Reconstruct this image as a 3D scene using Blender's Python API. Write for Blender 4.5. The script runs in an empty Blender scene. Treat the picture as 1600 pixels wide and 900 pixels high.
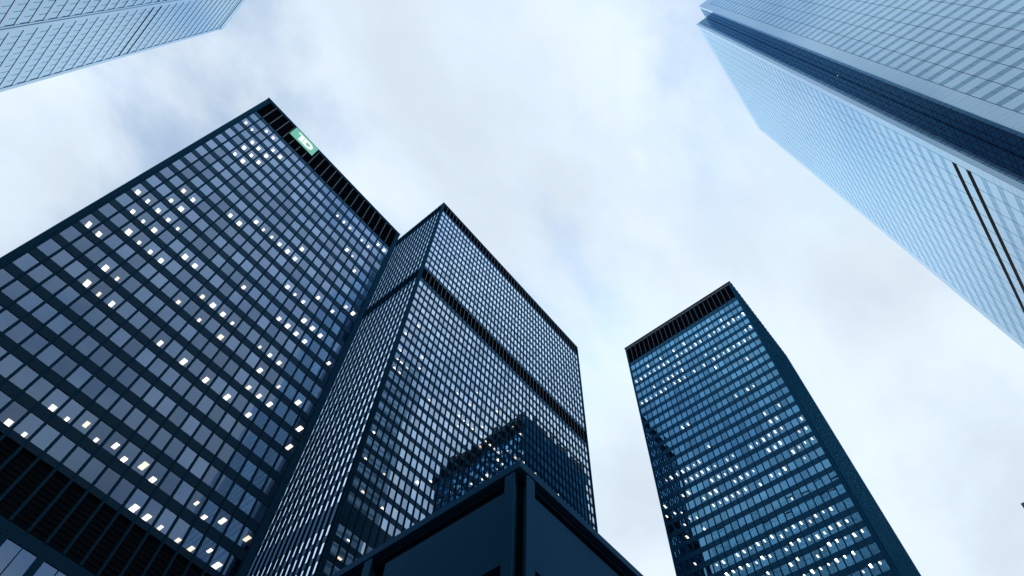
import bpy, math, random
from mathutils import Matrix, Vector
random.seed(7)
R = math.radians

# ------------------------------------------------------------------ camera
scn = bpy.context.scene
CAMZ = 1.6
FPX = 1025.85                                  # focal length in photo pixels (1600 wide)
AX = ((0.639576449, -0.768220637, 0.0279109122),      # camera right
      (0.687788105, 0.555641220, -0.467129915),       # camera down
      (0.343350387, 0.317962086, 0.883748054))        # camera forward
cam_d = bpy.data.cameras.new('camera')
cam_d.sensor_width = 36.0
cam_d.lens = 36.0 * FPX / 1600.0
cam_d.clip_start = 0.05
cam_d.clip_end = 20000
cam = bpy.data.objects.new('camera', cam_d)
scn.collection.objects.link(cam)
r_, d_, f_ = [Vector(a).normalized() for a in AX]
m = Matrix((( r_.x, -d_.x, -f_.x, 0), (r_.y, -d_.y, -f_.y, 0), (r_.z, -d_.z, -f_.z, CAMZ), (0, 0, 0, 1)))
cam.matrix_world = m
scn.camera = cam

# ------------------------------------------------------------------ sky and sun
SUN_EL, SUN_AZ = R(40.0), R(87.0)              # azimuth clockwise from +Y
world = bpy.data.worlds.new('World')
scn.world = world
world.use_nodes = True
wn, wl = world.node_tree.nodes, world.node_tree.links
wn.clear()
def N(t, x=0, **kw):
    n = wn.new(t)
    for k, v in kw.items(): setattr(n, k, v)
    return n
out = N('ShaderNodeOutputWorld'); bg = N('ShaderNodeBackground')
bg.inputs['Strength'].default_value = 0.1
sky = N('ShaderNodeTexSky', sky_type='NISHITA')
sky.sun_disc = False; sky.sun_elevation = SUN_EL; sky.sun_rotation = SUN_AZ
sky.air_density = 1.0; sky.dust_density = 0.7; sky.ozone_density = 2.0
tc = N('ShaderNodeTexCoord')
# overhead cloud sheet: direction / (height + bias)
sep = N('ShaderNodeSeparateXYZ'); wl.new(tc.outputs['Generated'], sep.inputs[0])
zz = N('ShaderNodeMath', operation='MAXIMUM'); wl.new(sep.outputs['Z'], zz.inputs[0]); zz.inputs[1].default_value = 0.0
za = N('ShaderNodeMath', operation='ADD'); wl.new(zz.outputs[0], za.inputs[0]); za.inputs[1].default_value = 0.22
dv = N('ShaderNodeVectorMath', operation='DIVIDE'); wl.new(tc.outputs['Generated'], dv.inputs[0])
cb = N('ShaderNodeCombineXYZ')
for i in range(3): wl.new(za.outputs[0], cb.inputs[i])
wl.new(cb.outputs[0], dv.inputs[1])
def noise(scale, detail, rough, dist, off):
    mp = N('ShaderNodeMapping'); mp.inputs['Location'].default_value = off; mp.inputs['Scale'].default_value = (1, 1.35, 0.5)
    mp.inputs['Rotation'].default_value = (0, 0, 0.6)
    wl.new(dv.outputs[0], mp.inputs[0])
    n = N('ShaderNodeTexNoise'); n.inputs['Scale'].default_value = scale; n.inputs['Detail'].default_value = detail
    n.inputs['Roughness'].default_value = rough; n.inputs['Distortion'].default_value = dist
    wl.new(mp.outputs[0], n.inputs['Vector']); return n.outputs['Fac']
def ramp(sock, a, b, v0, v1):
    mr = N('ShaderNodeMapRange', interpolation_type='SMOOTHSTEP')
    mr.inputs[1].default_value = a; mr.inputs[2].default_value = b; mr.inputs[3].default_value = v0; mr.inputs[4].default_value = v1
    wl.new(sock, mr.inputs[0]); return mr.outputs[0]
OFF = (5.59, 9.19, 0)
big = ramp(noise(2.3, 7, 0.54, 0.22, OFF), 0.36, 0.55, 0.44, 0.99)      # cloud cover
fine = ramp(noise(2.8, 7, 0.52, 0.2, (0.3, 5.2, 0)), 0.30, 0.70, 0.90, 1.12)     # cloud brightness
cloud = N('ShaderNodeMix', data_type='RGBA', blend_type='MULTIPLY'); cloud.inputs[0].default_value = 1.0
cloud.inputs[6].default_value = (7.65, 8.8, 10.0, 1)
cf = N('ShaderNodeCombineColor'); [wl.new(fine, cf.inputs[i]) for i in range(3)]
wl.new(cf.outputs[0], cloud.inputs[7])
mix = N('ShaderNodeMix', data_type='RGBA')
wl.new(big, mix.inputs[0]); sb = N('ShaderNodeMix', data_type='RGBA', blend_type='MULTIPLY'); sb.inputs[0].default_value = 1.0
sb.inputs[7].default_value = (2.3, 2.7, 2.6, 1); wl.new(sky.outputs[0], sb.inputs[6])
cl = N('ShaderNodeMix', data_type='RGBA', blend_type='DARKEN'); cl.inputs[0].default_value = 1.0
cl.inputs[7].default_value = (8.6, 9.5, 10.3, 1); wl.new(sb.outputs[2], cl.inputs[6])
wl.new(cl.outputs[2], mix.inputs[6]); wl.new(cloud.outputs[2], mix.inputs[7])
wl.new(mix.outputs[2], bg.inputs['Color']); wl.new(bg.outputs[0], out.inputs[0])

sd = bpy.data.lights.new('sun', 'SUN'); sd.energy = 0.5; sd.angle = R(20); sd.color = (1.0, 0.95, 0.9)
sun = bpy.data.objects.new('sun', sd); scn.collection.objects.link(sun)
sv = Vector((math.sin(SUN_AZ) * math.cos(SUN_EL), math.cos(SUN_AZ) * math.cos(SUN_EL), math.sin(SUN_EL)))
sun.rotation_euler = sv.to_track_quat('Z', 'Y').to_euler(); sun.location = (0, 0, 400)

vs = scn.view_settings
vs.view_transform = 'Standard'; vs.look = 'None'; vs.exposure = 0.0; vs.gamma = 1.0; vs.use_curve_mapping = False
scn.cycles.use_denoising = True
scn.cycles.max_bounces = 8; scn.cycles.glossy_bounces = 6; scn.cycles.transparent_max_bounces = 16
scn.cycles.sample_clamp_indirect = 6.0

# ------------------------------------------------------------------ materials
def mat(name):
    mm = bpy.data.materials.new(name); mm.use_nodes = True
    nt = mm.node_tree
    return mm, nt, nt.nodes, nt.links, nt.nodes['Principled BSDF']
def paint(name, col, rough, ior=1.5, metal=0.0, var=0.25, scale=0.6, bump=0.0, tint=None, streak=False):
    mm, nt, n, l, p = mat(name)
    t = n.new('ShaderNodeTexCoord'); mp = n.new('ShaderNodeMapping'); l.new(t.outputs['Object'], mp.inputs[0])
    mp.inputs['Scale'].default_value = (1, 1, 0.12) if streak else (1, 1, 1)
    nz = n.new('ShaderNodeTexNoise'); nz.inputs['Scale'].default_value = scale; nz.inputs['Detail'].default_value = 6
    l.new(mp.outputs[0], nz.inputs['Vector'])
    mx = n.new('ShaderNodeMix'); mx.data_type = 'RGBA'
    mx.inputs[6].default_value = tuple(c * (1 - var) for c in col) + (1,); mx.inputs[7].default_value = tuple(c * (1 + var) for c in col) + (1,)
    l.new(nz.outputs['Fac'], mx.inputs[0]); l.new(mx.outputs[2], p.inputs['Base Color'])
    rr = n.new('ShaderNodeMapRange'); rr.inputs[3].default_value = max(0.0, rough * 0.8); rr.inputs[4].default_value = min(1.0, rough * 1.25)
    l.new(nz.outputs['Fac'], rr.inputs[0]); l.new(rr.outputs[0], p.inputs['Roughness'])
    p.inputs['IOR'].default_value = ior; p.inputs['Metallic'].default_value = metal
    if tint: p.inputs['Specular Tint'].default_value = tint + (1,)
    if bump:
        b = n.new('ShaderNodeBump'); b.inputs['Strength'].default_value = bump; b.inputs['Distance'].default_value = 0.01
        n2 = n.new('ShaderNodeTexNoise'); n2.inputs['Scale'].default_value = 60; l.new(t.outputs['Object'], n2.inputs['Vector'])
        l.new(n2.outputs['Fac'], b.inputs['Height']); l.new(b.outputs[0], p.inputs['Normal'])
    return mm
def glass(name, tint, trans, ior=1.5, gain=1.8, wob=0.0):
    """clear tinted window glass: Fresnel mirror over a tinted see-through pane"""
    mm = bpy.data.materials.new(name); mm.use_nodes = True
    n, l = mm.node_tree.nodes, mm.node_tree.links; n.clear()
    o = n.new('ShaderNodeOutputMaterial'); mx = n.new('ShaderNodeMixShader')
    fr = n.new('ShaderNodeFresnel'); fr.inputs['IOR'].default_value = ior
    ml = n.new('ShaderNodeMath'); ml.operation = 'MULTIPLY'; ml.use_clamp = True; ml.inputs[1].default_value = gain
    l.new(fr.outputs[0], ml.inputs[0]); l.new(ml.outputs[0], mx.inputs[0])
    ge = n.new('ShaderNodeNewGeometry'); oi = n.new('ShaderNodeObjectInfo')
    ad = n.new('ShaderNodeMath'); ad.operation = 'ADD'; l.new(ge.outputs['Random Per Island'], ad.inputs[0]); l.new(oi.outputs['Random'], ad.inputs[1])
    fc = n.new('ShaderNodeMath'); fc.operation = 'FRACT'; l.new(ad.outputs[0], fc.inputs[0])
    rv = n.new('ShaderNodeMapRange'); rv.inputs[3].default_value = gain * 0.72; rv.inputs[4].default_value = gain * 1.2
    l.new(fc.outputs[0], rv.inputs[0]); l.new(rv.outputs[0], ml.inputs[1])
    tr = n.new('ShaderNodeBsdfTransparent'); tr.inputs['Color'].default_value = trans + (1,)
    gl = n.new('ShaderNodeBsdfGlossy'); gl.inputs['Color'].default_value = tint + (1,); gl.inputs['Roughness'].default_value = 0.015
    if wob:
        t = n.new('ShaderNodeTexCoord'); nz = n.new('ShaderNodeTexNoise'); nz.inputs['Scale'].default_value = 0.5; nz.inputs['Detail'].default_value = 1
        l.new(t.outputs['Object'], nz.inputs['Vector'])
        b = n.new('ShaderNodeBump'); b.inputs['Strength'].default_value = wob; b.inputs['Distance'].default_value = 0.02
        l.new(nz.outputs['Fac'], b.inputs['Height']); l.new(b.outputs[0], gl.inputs['Normal']); l.new(b.outputs[0], fr.inputs['Normal'])
    l.new(tr.outputs[0], mx.inputs[1]); l.new(gl.outputs[0], mx.inputs[2]); l.new(mx.outputs[0], o.inputs[0])
    return mm
def emit(name, col, s):
    mm = bpy.data.materials.new(name); mm.use_nodes = True
    n, l = mm.node_tree.nodes, mm.node_tree.links; n.clear()
    o = n.new('ShaderNodeOutputMaterial'); e = n.new('ShaderNodeEmission')
    e.inputs[0].default_value = col + (1,); e.inputs[1].default_value = s; l.new(e.outputs[0], o.inputs[0]); return mm

M = {}
def steel(name, dif, glo, f0, f1, rough, power=3.0):
    mm = bpy.data.materials.new(name); mm.use_nodes = True
    n, l = mm.node_tree.nodes, mm.node_tree.links; n.clear()
    o = n.new('ShaderNodeOutputMaterial'); mx = n.new('ShaderNodeMixShader')
    d = n.new('ShaderNodeBsdfDiffuse'); g = n.new('ShaderNodeBsdfGlossy')
    t = n.new('ShaderNodeTexCoord'); nz = n.new('ShaderNodeTexNoise'); nz.inputs['Scale'].default_value = 0.4; nz.inputs['Detail'].default_value = 5
    l.new(t.outputs['Object'], nz.inputs['Vector'])
    c = n.new('ShaderNodeMix'); c.data_type = 'RGBA'; c.inputs[6].default_value = tuple(v * 0.65 for v in dif) + (1,); c.inputs[7].default_value = tuple(v * 1.35 for v in dif) + (1,)
    l.new(nz.outputs['Fac'], c.inputs[0]); l.new(c.outputs[2], d.inputs['Color'])
    r = n.new('ShaderNodeMapRange'); r.inputs[3].default_value = rough * 0.7; r.inputs[4].default_value = rough * 1.3
    l.new(nz.outputs['Fac'], r.inputs[0]); l.new(r.outputs[0], g.inputs['Roughness'])
    g.inputs['Color'].default_value = glo + (1,)
    lw = n.new('ShaderNodeLayerWeight'); pw = n.new('ShaderNodeMath'); pw.operation = 'POWER'; pw.inputs[1].default_value = 3.0
    pw.inputs[1].default_value = power; l.new(lw.outputs['Facing'], pw.inputs[0])
    q = n.new('ShaderNodeMapRange'); q.inputs[3].default_value = f0; q.inputs[4].default_value = f1; l.new(pw.outputs[0], q.inputs[0])
    l.new(q.outputs[0], mx.inputs[0]); l.new(d.outputs[0], mx.inputs[1]); l.new(g.outputs[0], mx.inputs[2]); l.new(mx.outputs[0], o.inputs[0])
    return mm
M['steel'] = steel('black_painted_steel', (0.004, 0.012, 0.020), (0.06, 0.34, 0.62), 0.03, 0.30, 0.4)
M['spandrel'] = steel('black_spandrel_steel', (0.003, 0.010, 0.018), (0.22, 0.52, 0.85), 0.02, 1.0, 0.22, 4.0)
M['steel3'] = steel('blue_black_painted_steel', (0.003, 0.035, 0.075), (0.08, 0.42, 0.75), 0.05, 0.40, 0.4)
M['spandrel3'] = steel('blue_black_spandrel_steel', (0.003, 0.032, 0.07), (0.15, 0.5, 0.9), 0.05, 1.0, 0.25, 3.5)
def coated(name, base, tint, r0, power, rough=0.03, var=0.25):
    """coated cladding glass: mirror grows smoothly towards grazing angles"""
    return steel(name, base, tint, r0, 1.0, rough, power)
M['louvre'] = paint('black_louvre_steel', (0.002, 0.005, 0.008), 0.8, 1.15, var=0.3, scale=0.5)
M['rib'] = paint('grey_blue_rib_steel', (0.045, 0.06, 0.075), 0.4, 1.5, var=0.2)
M['fascia'] = steel('satin_blue_black_fascia', (0.005, 0.032, 0.065), (0.25, 0.55, 0.85), 0.015, 0.35, 0.35)
M['recess'] = paint('recess_shade_black', (0.002, 0.003, 0.005), 0.9, 1.1)  # near-black colour carries the pavilion's recess shade; window heads share it
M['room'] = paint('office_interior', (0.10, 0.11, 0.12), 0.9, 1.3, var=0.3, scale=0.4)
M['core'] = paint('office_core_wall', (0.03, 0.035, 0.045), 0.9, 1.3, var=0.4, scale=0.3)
M['glass1'] = glass('grey_office_glass', (0.52, 0.74, 1.08), (0.30, 0.31, 0.32), 1.5, 4.4, 0.10)
M['glass2'] = glass('silver_office_glass', (0.72, 0.90, 1.08), (0.30, 0.31, 0.32), 1.55, 5.6, 0.10)
M['glass3'] = glass('blue_office_glass', (0.26, 0.70, 1.10), (0.30, 0.32, 0.34), 1.55, 6.2, 0.10)
M['lamp'] = emit('fluorescent_ceiling_light', (1.0, 0.84, 0.62), 9.0)
M['lamp_dim'] = emit('dim_ceiling_light', (1.0, 0.76, 0.50), 5.0)
M['panel_white'] = coated('white_glass_cladding', (0.05, 0.17, 0.28), (0.76, 1.0, 1.18), 0.08, 1.7)
M['panel_glass'] = coated('blue_band_glass', (0.01, 0.05, 0.10), (0.58, 0.92, 1.2), 0.05, 2.3)
M['joint'] = paint('dark_joint', (0.006, 0.022, 0.036), 0.5, 1.5)
M['vent'] = paint('black_vent_strip', (0.003, 0.004, 0.006), 0.75, 1.2)
M['notch_glass'] = coated('dark_notch_glass', (0.003, 0.014, 0.028), (0.36, 0.68, 1.0), 0.08, 2.8, 0.015)
M['edge_white'] = coated('pale_edge_panel', (0.08, 0.22, 0.34), (0.78, 1.0, 1.18), 0.08, 1.9, 0.08)
M['steelpale'] = coated('brushed_pale_steel', (0.05, 0.12, 0.19), (0.80, 1.02, 1.2), 0.03, 1.75, 0.16)
M['steelglass'] = coated('pale_blue_office_glass', (0.01, 0.06, 0.12), (0.72, 1.0, 1.2), 0.03, 1.65, 0.02)
M['far'] = paint('slate_blue_far_cladding', (0.05, 0.07, 0.14), 0.5, 1.4)
M['ground'] = paint('granite_paving', (0.22, 0.22, 0.22), 0.8, 1.45, var=0.3, scale=0.8, bump=0.1)
M['green'] = emit('green_sign_face', (0.20, 0.64, 0.50), 0.85)
M['letter'] = emit('white_sign_letter', (0.95, 1.0, 1.0), 1.1)

# ------------------------------------------------------------------ builders
COL = scn.collection
def link(o, parent=None):
    COL.objects.link(o)
    if parent is not None: o.parent = parent
    return o
class MB:
    """collects boxes and quads; coordinates are relative to the thing's base"""
    def __init__(s): s.v, s.f = [], []
    def box(s, x0, x1, y0, y1, z0, z1):
        b = len(s.v)
        s.v += [(x0, y0, z0), (x1, y0, z0), (x1, y1, z0), (x0, y1, z0), (x0, y0, z1), (x1, y0, z1), (x1, y1, z1), (x0, y1, z1)]
        s.f += [(b, b+3, b+2, b+1), (b+4, b+5, b+6, b+7), (b, b+1, b+5, b+4), (b+1, b+2, b+6, b+5), (b+2, b+3, b+7, b+6), (b+3, b, b+4, b+7)]
    def prism(s, pts, z0, z1):
        b = len(s.v); k = len(pts)
        s.v += [(x, y, z0) for x, y in pts] + [(x, y, z1) for x, y in pts]
        s.f += [tuple(b + i for i in reversed(range(k))), tuple(b + k + i for i in range(k))]
        s.f += [(b + i, b + (i + 1) % k, b + k + (i + 1) % k, b + k + i) for i in range(k)]
    def mesh(s, name, m):
        me = bpy.data.meshes.new(name); me.from_pydata(s.v, [], s.f); me.materials.append(m); me.update(); return me
    def build(s, name, m, parent=None):
        return link(bpy.data.objects.new(name, s.mesh(name, m)), parent)
def inst(name, me, parent, loc, rot=(0, 0, 0)):
    o = bpy.data.objects.new(name, me); o.location = loc; o.rotation_euler = rot; return link(o, parent)
def thing(name, label, cat, loc=(0, 0, 0), rz=0.0, group=None):
    o = bpy.data.objects.new(name, None); o.location = loc; o.rotation_euler = (0, 0, rz); o.empty_display_size = 2
    o['label'] = label; o['category'] = cat
    if group: o['group'] = group
    return link(o)
class Face:
    """one facade of a tower. u runs along the wall, n points out of it, z is up; all relative to the tower base.
       origin = point of the wall plane where u = 0"""
    def __init__(s, parent, origin, udir, ndir):
        s.p, s.o, s.u, s.n = parent, origin, udir, ndir
        s.rz = math.atan2(udir[1], udir[0])
    def pt(s, u, n, z): return (s.o[0] + s.u[0] * u + s.n[0] * n, s.o[1] + s.u[1] * u + s.n[1] * n, z)
    def box(s, mb, u0, u1, n0, n1, z0, z1):
        a, b = s.pt(u0, n0, z0), s.pt(u1, n1, z1)
        mb.box(min(a[0], b[0]), max(a[0], b[0]), min(a[1], b[1]), max(a[1], b[1]), min(z0, z1), max(z0, z1))

# ------------------------------------------------------------------ ground
g = MB(); g.v = [(-4000, -4000, 0), (4000, -4000, 0), (4000, 4000, 0), (-4000, 4000, 0)]; g.f = [(0, 1, 2, 3)]
go = g.build('ground', M['ground']); go['kind'] = 'structure'

# ------------------------------------------------------------------ black steel office towers
def curtain(face, x0, pitch, ncol, ww, rows, wh, z_lo, z_hi, fin, fin_w, glassmat, n_obj_panes, lit, blanks=(), score=None, tilt=0.006, sp='spandrel'):
    """rows = list of sill heights. Panes, spandrels between them, projecting mullion fins."""
    P = face.p
    uend = x0 + (ncol - 1) * pitch + ww
    # panes ------------------------------------------------------------
    cells = [(c, r) for r in range(len(rows)) for c in range(ncol)]
    cells.sort(key=(lambda cr: score(cr)) if score else (lambda cr: cr[1]))
    pm = MB(); pm.v = [(-ww/2, 0, -wh/2), (ww/2, 0, -wh/2), (ww/2, 0, wh/2), (-ww/2, 0, wh/2),
                       (-ww/2, 0.02, -wh/2), (ww/2, 0.02, -wh/2), (ww/2, 0.02, wh/2), (-ww/2, 0.02, wh/2)]
    pm.f = [(0, 1, 2, 3), (5, 4, 7, 6), (0, 4, 5, 1), (2, 6, 7, 3), (1, 5, 6, 2), (0, 3, 7, 4)]
    # single sheet facing out
    pm.v, pm.f = pm.v[:4], [(0, 1, 2, 3)]
    me = None; rest = MB()
    for i, (c, r) in enumerate(cells):
        uc, zc = x0 + c * pitch + ww / 2, rows[r] + wh / 2
        a, b = random.gauss(0, tilt), random.gauss(0, tilt)
        if i < n_obj_panes:
            if me is None: me = pm.mesh('window_pane', glassmat)
            inst('window_pane', me, P, face.pt(uc, -0.06, zc), (b, 0, face.rz + a))
        else:
            q = len(rest.v)
            for su, sz in ((-1, -1), (1, -1), (1, 1), (-1, 1)):
                rest.v.append(face.pt(uc + su * ww / 2, -0.06 + su * a * ww / 2 + sz * b * wh / 2, zc + sz * wh / 2))
            rest.f.append((q, q+1, q+2, q+3))
    if rest.v:
        o = rest.build('window_panes', glassmat, P); o['kind'] = 'stuff'
    # spandrels ----------------------------------------------------------
    zs = sorted(rows); strips = []
    prev = z_lo
    for z in zs:
        if z > prev + 0.01: strips.append((prev, z))
        prev = z + wh
    strips.append((prev, z_hi))
    for a, b in strips:
        if any(a < (p+q)/2 < b and b - a > 3 for p, q in blanks): continue
        mb = MB()
        face.box(mb, x0 - 0.12, uend + 0.12, -0.30, 0.0, a, b)
        mb.build('spandrel', M[sp], P)
    return uend

def fins(face, xs, z0, z1, depth, w, name='mullion', m=None, bw=0.25):
    mb = MB(); t = 0.025
    # I-section: outer flange, web, inner strip; centred on u = 0
    def bx(u0, u1, n0, n1):
        f0 = Face(None, (0, 0, 0), face.u, face.n); f0.box(mb, u0, u1, n0, n1, z0, z1)
    bx(-w/2, w/2, depth - t, depth); bx(-w*0.18, w*0.18, 0.003, depth - t)
    bx(-bw/2, bw/2, -0.10, 0.003)
    me = mb.mesh(name, m or M['steel'])
    for x in xs:
        p = face.pt(x, 0, 0); inst(name, me, face.p, p)

def slabs(parent, x0, x1, y0, y1, rows, wh, pitch, inset):
    """floor slabs: their undersides are the office ceilings seen from the street"""
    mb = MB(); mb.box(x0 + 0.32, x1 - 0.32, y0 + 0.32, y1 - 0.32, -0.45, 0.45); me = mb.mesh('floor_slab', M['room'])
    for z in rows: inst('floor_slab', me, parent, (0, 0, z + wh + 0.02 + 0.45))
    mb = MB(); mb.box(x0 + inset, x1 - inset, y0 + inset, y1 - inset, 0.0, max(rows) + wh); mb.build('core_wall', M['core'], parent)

def ceiling_lights(face, spots, width=0.42, length=1.1):
    """spots = (u, depth, z, size, dim): lamps fixed to the office ceilings"""
    f0 = Face(None, (0, 0, 0), face.u, face.n); mes = {}
    for u, d, z, sz, dim in spots:
        k = (sz, dim)
        if k not in mes:
            mb = MB(); f0.box(mb, -width * sz / 2, width * sz / 2, -length * sz / 2, length * sz / 2, -0.06, 0.0)
            mes[k] = mb.mesh('ceiling_light', M['lamp_dim'] if dim else M['lamp'])
        inst('ceiling_light', mes[k], face.p, face.pt(u, -d, z))
def lamps(table, rows, wh):
    """(column, row, along the wall, depth behind the glass, size, dim) -> lamps on the office ceilings"""
    return [(u, d, rows[r] + wh + 0.015, sz, bool(dim)) for c, r, u, d, sz, dim in table]

# ---- tower with the green sign -------------------------------------------------
BX, BY = 6.15, 52.9
t1 = thing('office_tower', 'black steel office tower with the green sign and many lit windows', 'office tower', (BX, BY, 0), R(0.5), 'black office towers')
def L1(x): return x - BX
Z1 = CAMZ
p1 = 1.501; ww1 = 1.25; wh1 = 2.2
rows1 = [39.4 + Z1 + 3.336 * k for k in range(22)]
fa1 = Face(t1, (L1(-10.22), 0, 0), (1, 0), (0, -1))
lit1 = lamps([(0,7,0.57,1.43,0.8,0), (0,10,0.51,1.45,1.0,0), (0,20,0.50,1.00,1.0,1), (1,7,1.95,1.64,0.9,0), (1,9,2.00,1.48,0.8,0), (1,10,1.97,1.28,0.62,0), (1,20,1.90,1.00,0.62,0), (2,8,3.56,1.51,1.12,0),
  (2,9,3.53,1.52,0.62,0), (2,10,3.55,1.45,0.9,0), (2,11,3.48,1.38,0.8,0), (2,12,3.43,1.33,1.0,1), (2,17,3.43,1.10,0.8,0), (2,18,3.47,1.06,1.12,0), (2,19,3.55,1.03,1.0,0), (2,21,3.43,0.97,0.8,0),
  (3,5,5.18,1.66,1.0,0), (3,6,5.09,1.65,1.0,0), (3,8,5.12,1.59,0.62,0), (3,9,5.06,1.52,1.0,0), (3,10,5.10,1.46,0.8,0), (3,11,5.01,1.39,1.12,0), (3,12,5.01,1.33,0.9,0), (3,17,4.94,1.10,1.12,0),
  (3,18,5.02,1.06,0.9,0), (3,19,4.86,1.03,1.0,0), (3,21,4.91,0.97,0.9,0), (4,5,6.68,1.74,0.62,1), (4,6,6.64,1.68,0.62,1), (4,8,6.66,1.60,0.8,0), (4,10,6.59,1.45,0.62,0), (4,18,6.51,1.06,1.0,0),
  (4,19,6.48,1.03,1.12,0), (4,20,6.46,1.00,0.9,0), (5,5,8.21,1.70,0.8,0), (5,8,8.14,1.55,0.9,0), (5,20,7.98,1.00,1.12,0), (6,0,9.92,2.68,1.0,0), (6,9,9.61,1.49,1.12,0), (6,13,9.58,1.28,0.9,0),
  (7,0,11.44,2.69,0.62,0), (7,1,11.48,2.48,1.0,0), (7,9,11.14,1.52,1.0,0), (7,13,11.16,1.28,1.12,0), (8,1,12.99,2.48,0.62,0), (8,7,12.74,1.68,0.8,1), (8,14,12.63,1.23,1.0,0), (9,1,14.42,1.57,0.8,1),
  (9,5,14.35,1.71,0.8,0), (9,8,14.25,1.60,0.9,1), (9,14,14.12,1.23,0.62,0), (10,1,16.02,2.47,0.62,0), (10,7,15.77,1.68,0.62,0), (10,8,15.82,1.60,1.12,0), (10,14,15.67,1.23,0.8,1), (11,1,17.53,1.60,0.8,0),
  (11,5,17.41,1.67,1.0,0), (11,8,17.38,1.60,1.0,0), (11,10,17.22,1.45,0.8,0), (11,14,17.17,1.23,0.9,0), (12,1,18.98,2.47,0.9,0), (12,7,18.84,1.67,1.12,1), (12,8,18.93,1.60,0.62,0), (12,14,18.70,1.23,1.12,0),
  (13,1,20.58,1.57,1.12,1), (13,5,20.47,1.69,0.9,0), (13,14,20.22,1.23,1.0,0), (13,15,20.20,1.18,1.0,0), (14,0,22.30,2.47,1.12,0), (14,1,22.16,2.47,1.0,0), (14,12,21.75,1.33,1.0,0), (14,20,21.64,1.00,0.62,0),
  (15,0,23.70,2.52,1.0,0), (15,5,23.46,1.69,1.0,0), (15,8,23.35,1.60,0.62,1), (15,10,23.31,1.45,0.9,0), (15,12,23.26,1.33,0.62,0), (15,20,23.20,1.00,0.8,0), (16,0,25.24,2.55,0.62,0), (16,6,24.92,1.74,0.9,1),
  (16,7,24.92,1.62,1.0,0), (16,8,24.95,1.60,0.8,0), (16,10,24.80,1.45,1.12,0), (16,12,24.81,1.33,0.8,0), (16,20,24.69,1.00,0.9,1), (17,0,27.26,2.68,0.8,1), (17,1,26.62,1.46,0.62,1), (17,5,26.59,1.76,0.9,0),
  (17,6,26.50,1.69,0.8,0), (17,8,26.46,1.59,0.9,0), (17,10,26.34,1.45,1.0,0), (17,11,26.31,1.34,1.12,0), (17,13,26.34,1.28,0.9,0), (17,18,26.28,1.07,1.0,0), (18,0,28.71,2.61,0.9,1), (18,1,28.26,2.47,0.8,0),
  (18,6,28.09,1.62,0.9,0), (18,7,27.97,1.57,0.62,1), (18,10,27.91,1.45,1.0,0), (18,11,27.91,1.39,1.12,0), (18,18,27.69,1.07,0.62,1), (18,20,27.71,1.00,0.62,0), (19,0,29.94,1.34,0.62,0), (19,1,29.68,1.36,0.9,0),
  (19,11,29.44,1.39,1.0,0), (19,13,29.30,1.29,0.8,0), (19,17,29.23,1.10,0.8,0), (19,20,29.32,1.00,0.8,0), (20,0,31.65,2.48,1.12,0), (20,7,31.12,1.61,1.12,0), (20,14,30.83,1.24,1.0,1), (20,21,30.78,0.97,0.9,0),
  (21,1,32.75,1.33,0.9,1), (21,5,32.66,1.57,0.9,0), (21,6,32.82,1.63,1.12,0), (21,10,32.44,1.46,0.9,0), (21,14,32.35,1.23,1.12,0), (21,21,32.30,0.97,1.12,0)], rows1, wh1)
curtain(fa1, 0.0, p1, 22, ww1, rows1, wh1, 38.7 + Z1, 112.6 + Z1, 0.2, 0.15, M['glass1'], 300, lit1,
        score=lambda cr: cr[1] * 10 + abs(cr[0] - (6 - 0.0 * cr[1])) * 0.5 + (200 if cr[0] < 6 - cr[1] * 1.4 else 0))
fins(fa1, [-0.125 + p1 * k for k in range(0, 23)], 33.4 + Z1, 120.0 + Z1, 0.13, 0.15, bw=0.26)
slabs(t1, L1(-11.05), L1(23.4), 0, 36.0, rows1, wh1, 3.336, 6.0)
ceiling_lights(fa1, lit1, 0.46, 1.0)
# mechanical storeys with recessed louvre panels
def louvre_band(face, xs0, pitch, ncol, z0, z1, m_rib=True, depth=0.35):
    mb = MB(); f0 = Face(None, (0, 0, 0), face.u, face.n)
    f0.box(mb, 0.06, pitch - 0.06, -depth - 0.05, -depth, z0, z1)
    k = int((z1 - z0) / 0.45)
    for i in range(k):
        z = z0 + (i + 0.5) * (z1 - z0) / k
        f0.box(mb, 0.06, pitch - 0.06, -depth, -depth + 0.10, z, z + 0.05)
    me = mb.mesh('louvre_panel', M['louvre'])
    for c in range(ncol):
        inst('louvre_panel', me, face.p, face.pt(xs0 + c * pitch, 0, 0))
    if m_rib:
        rb = MB(); f0.box(rb, -0.05, 0.05, 0.132, 0.16, z0, z1); rme = rb.mesh('mullion_cap', M['rib'])
        for c in range(1, ncol): inst('mullion_cap', rme, face.p, face.pt(xs0 + c * pitch, 0, 0))
louvre_band(fa1, -0.125, p1, 22, 112.6 + Z1, 119.4 + Z1)
louvre_band(fa1, -0.125, p1, 22, 33.4 + Z1, 38.7 + Z1, False)
mb = MB(); mb.box(L1(-11.05), L1(23.4), -0.14, 36.0, 119.4 + Z1, 120.1 + Z1); mb.box(L1(-11.05) - .05, L1(23.4) + .05, -0.2, 36.05, 119.95 + Z1, 120.25 + Z1)
mb.build('roof_edge', M['steel'], t1)
for a, b in ((-11.05, -10.46), (22.72, 23.4)):
    mb = MB(); mb.box(L1(a), L1(b), -0.10, 0.6, 0, 119.4 + Z1); mb.build('corner_column', M['steel'], t1)
mb = MB(); mb.box(L1(-11.05), L1(-10.75), 0.6, 36, 0, 119.4 + Z1); mb.box(L1(23.1), L1(23.4), 0.6, 36, 0, 119.4 + Z1); mb.box(L1(-10.75), L1(23.1), 35.7, 36, 0, 119.4 + Z1)
mb.build('side_wall', M['steel'], t1)
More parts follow.
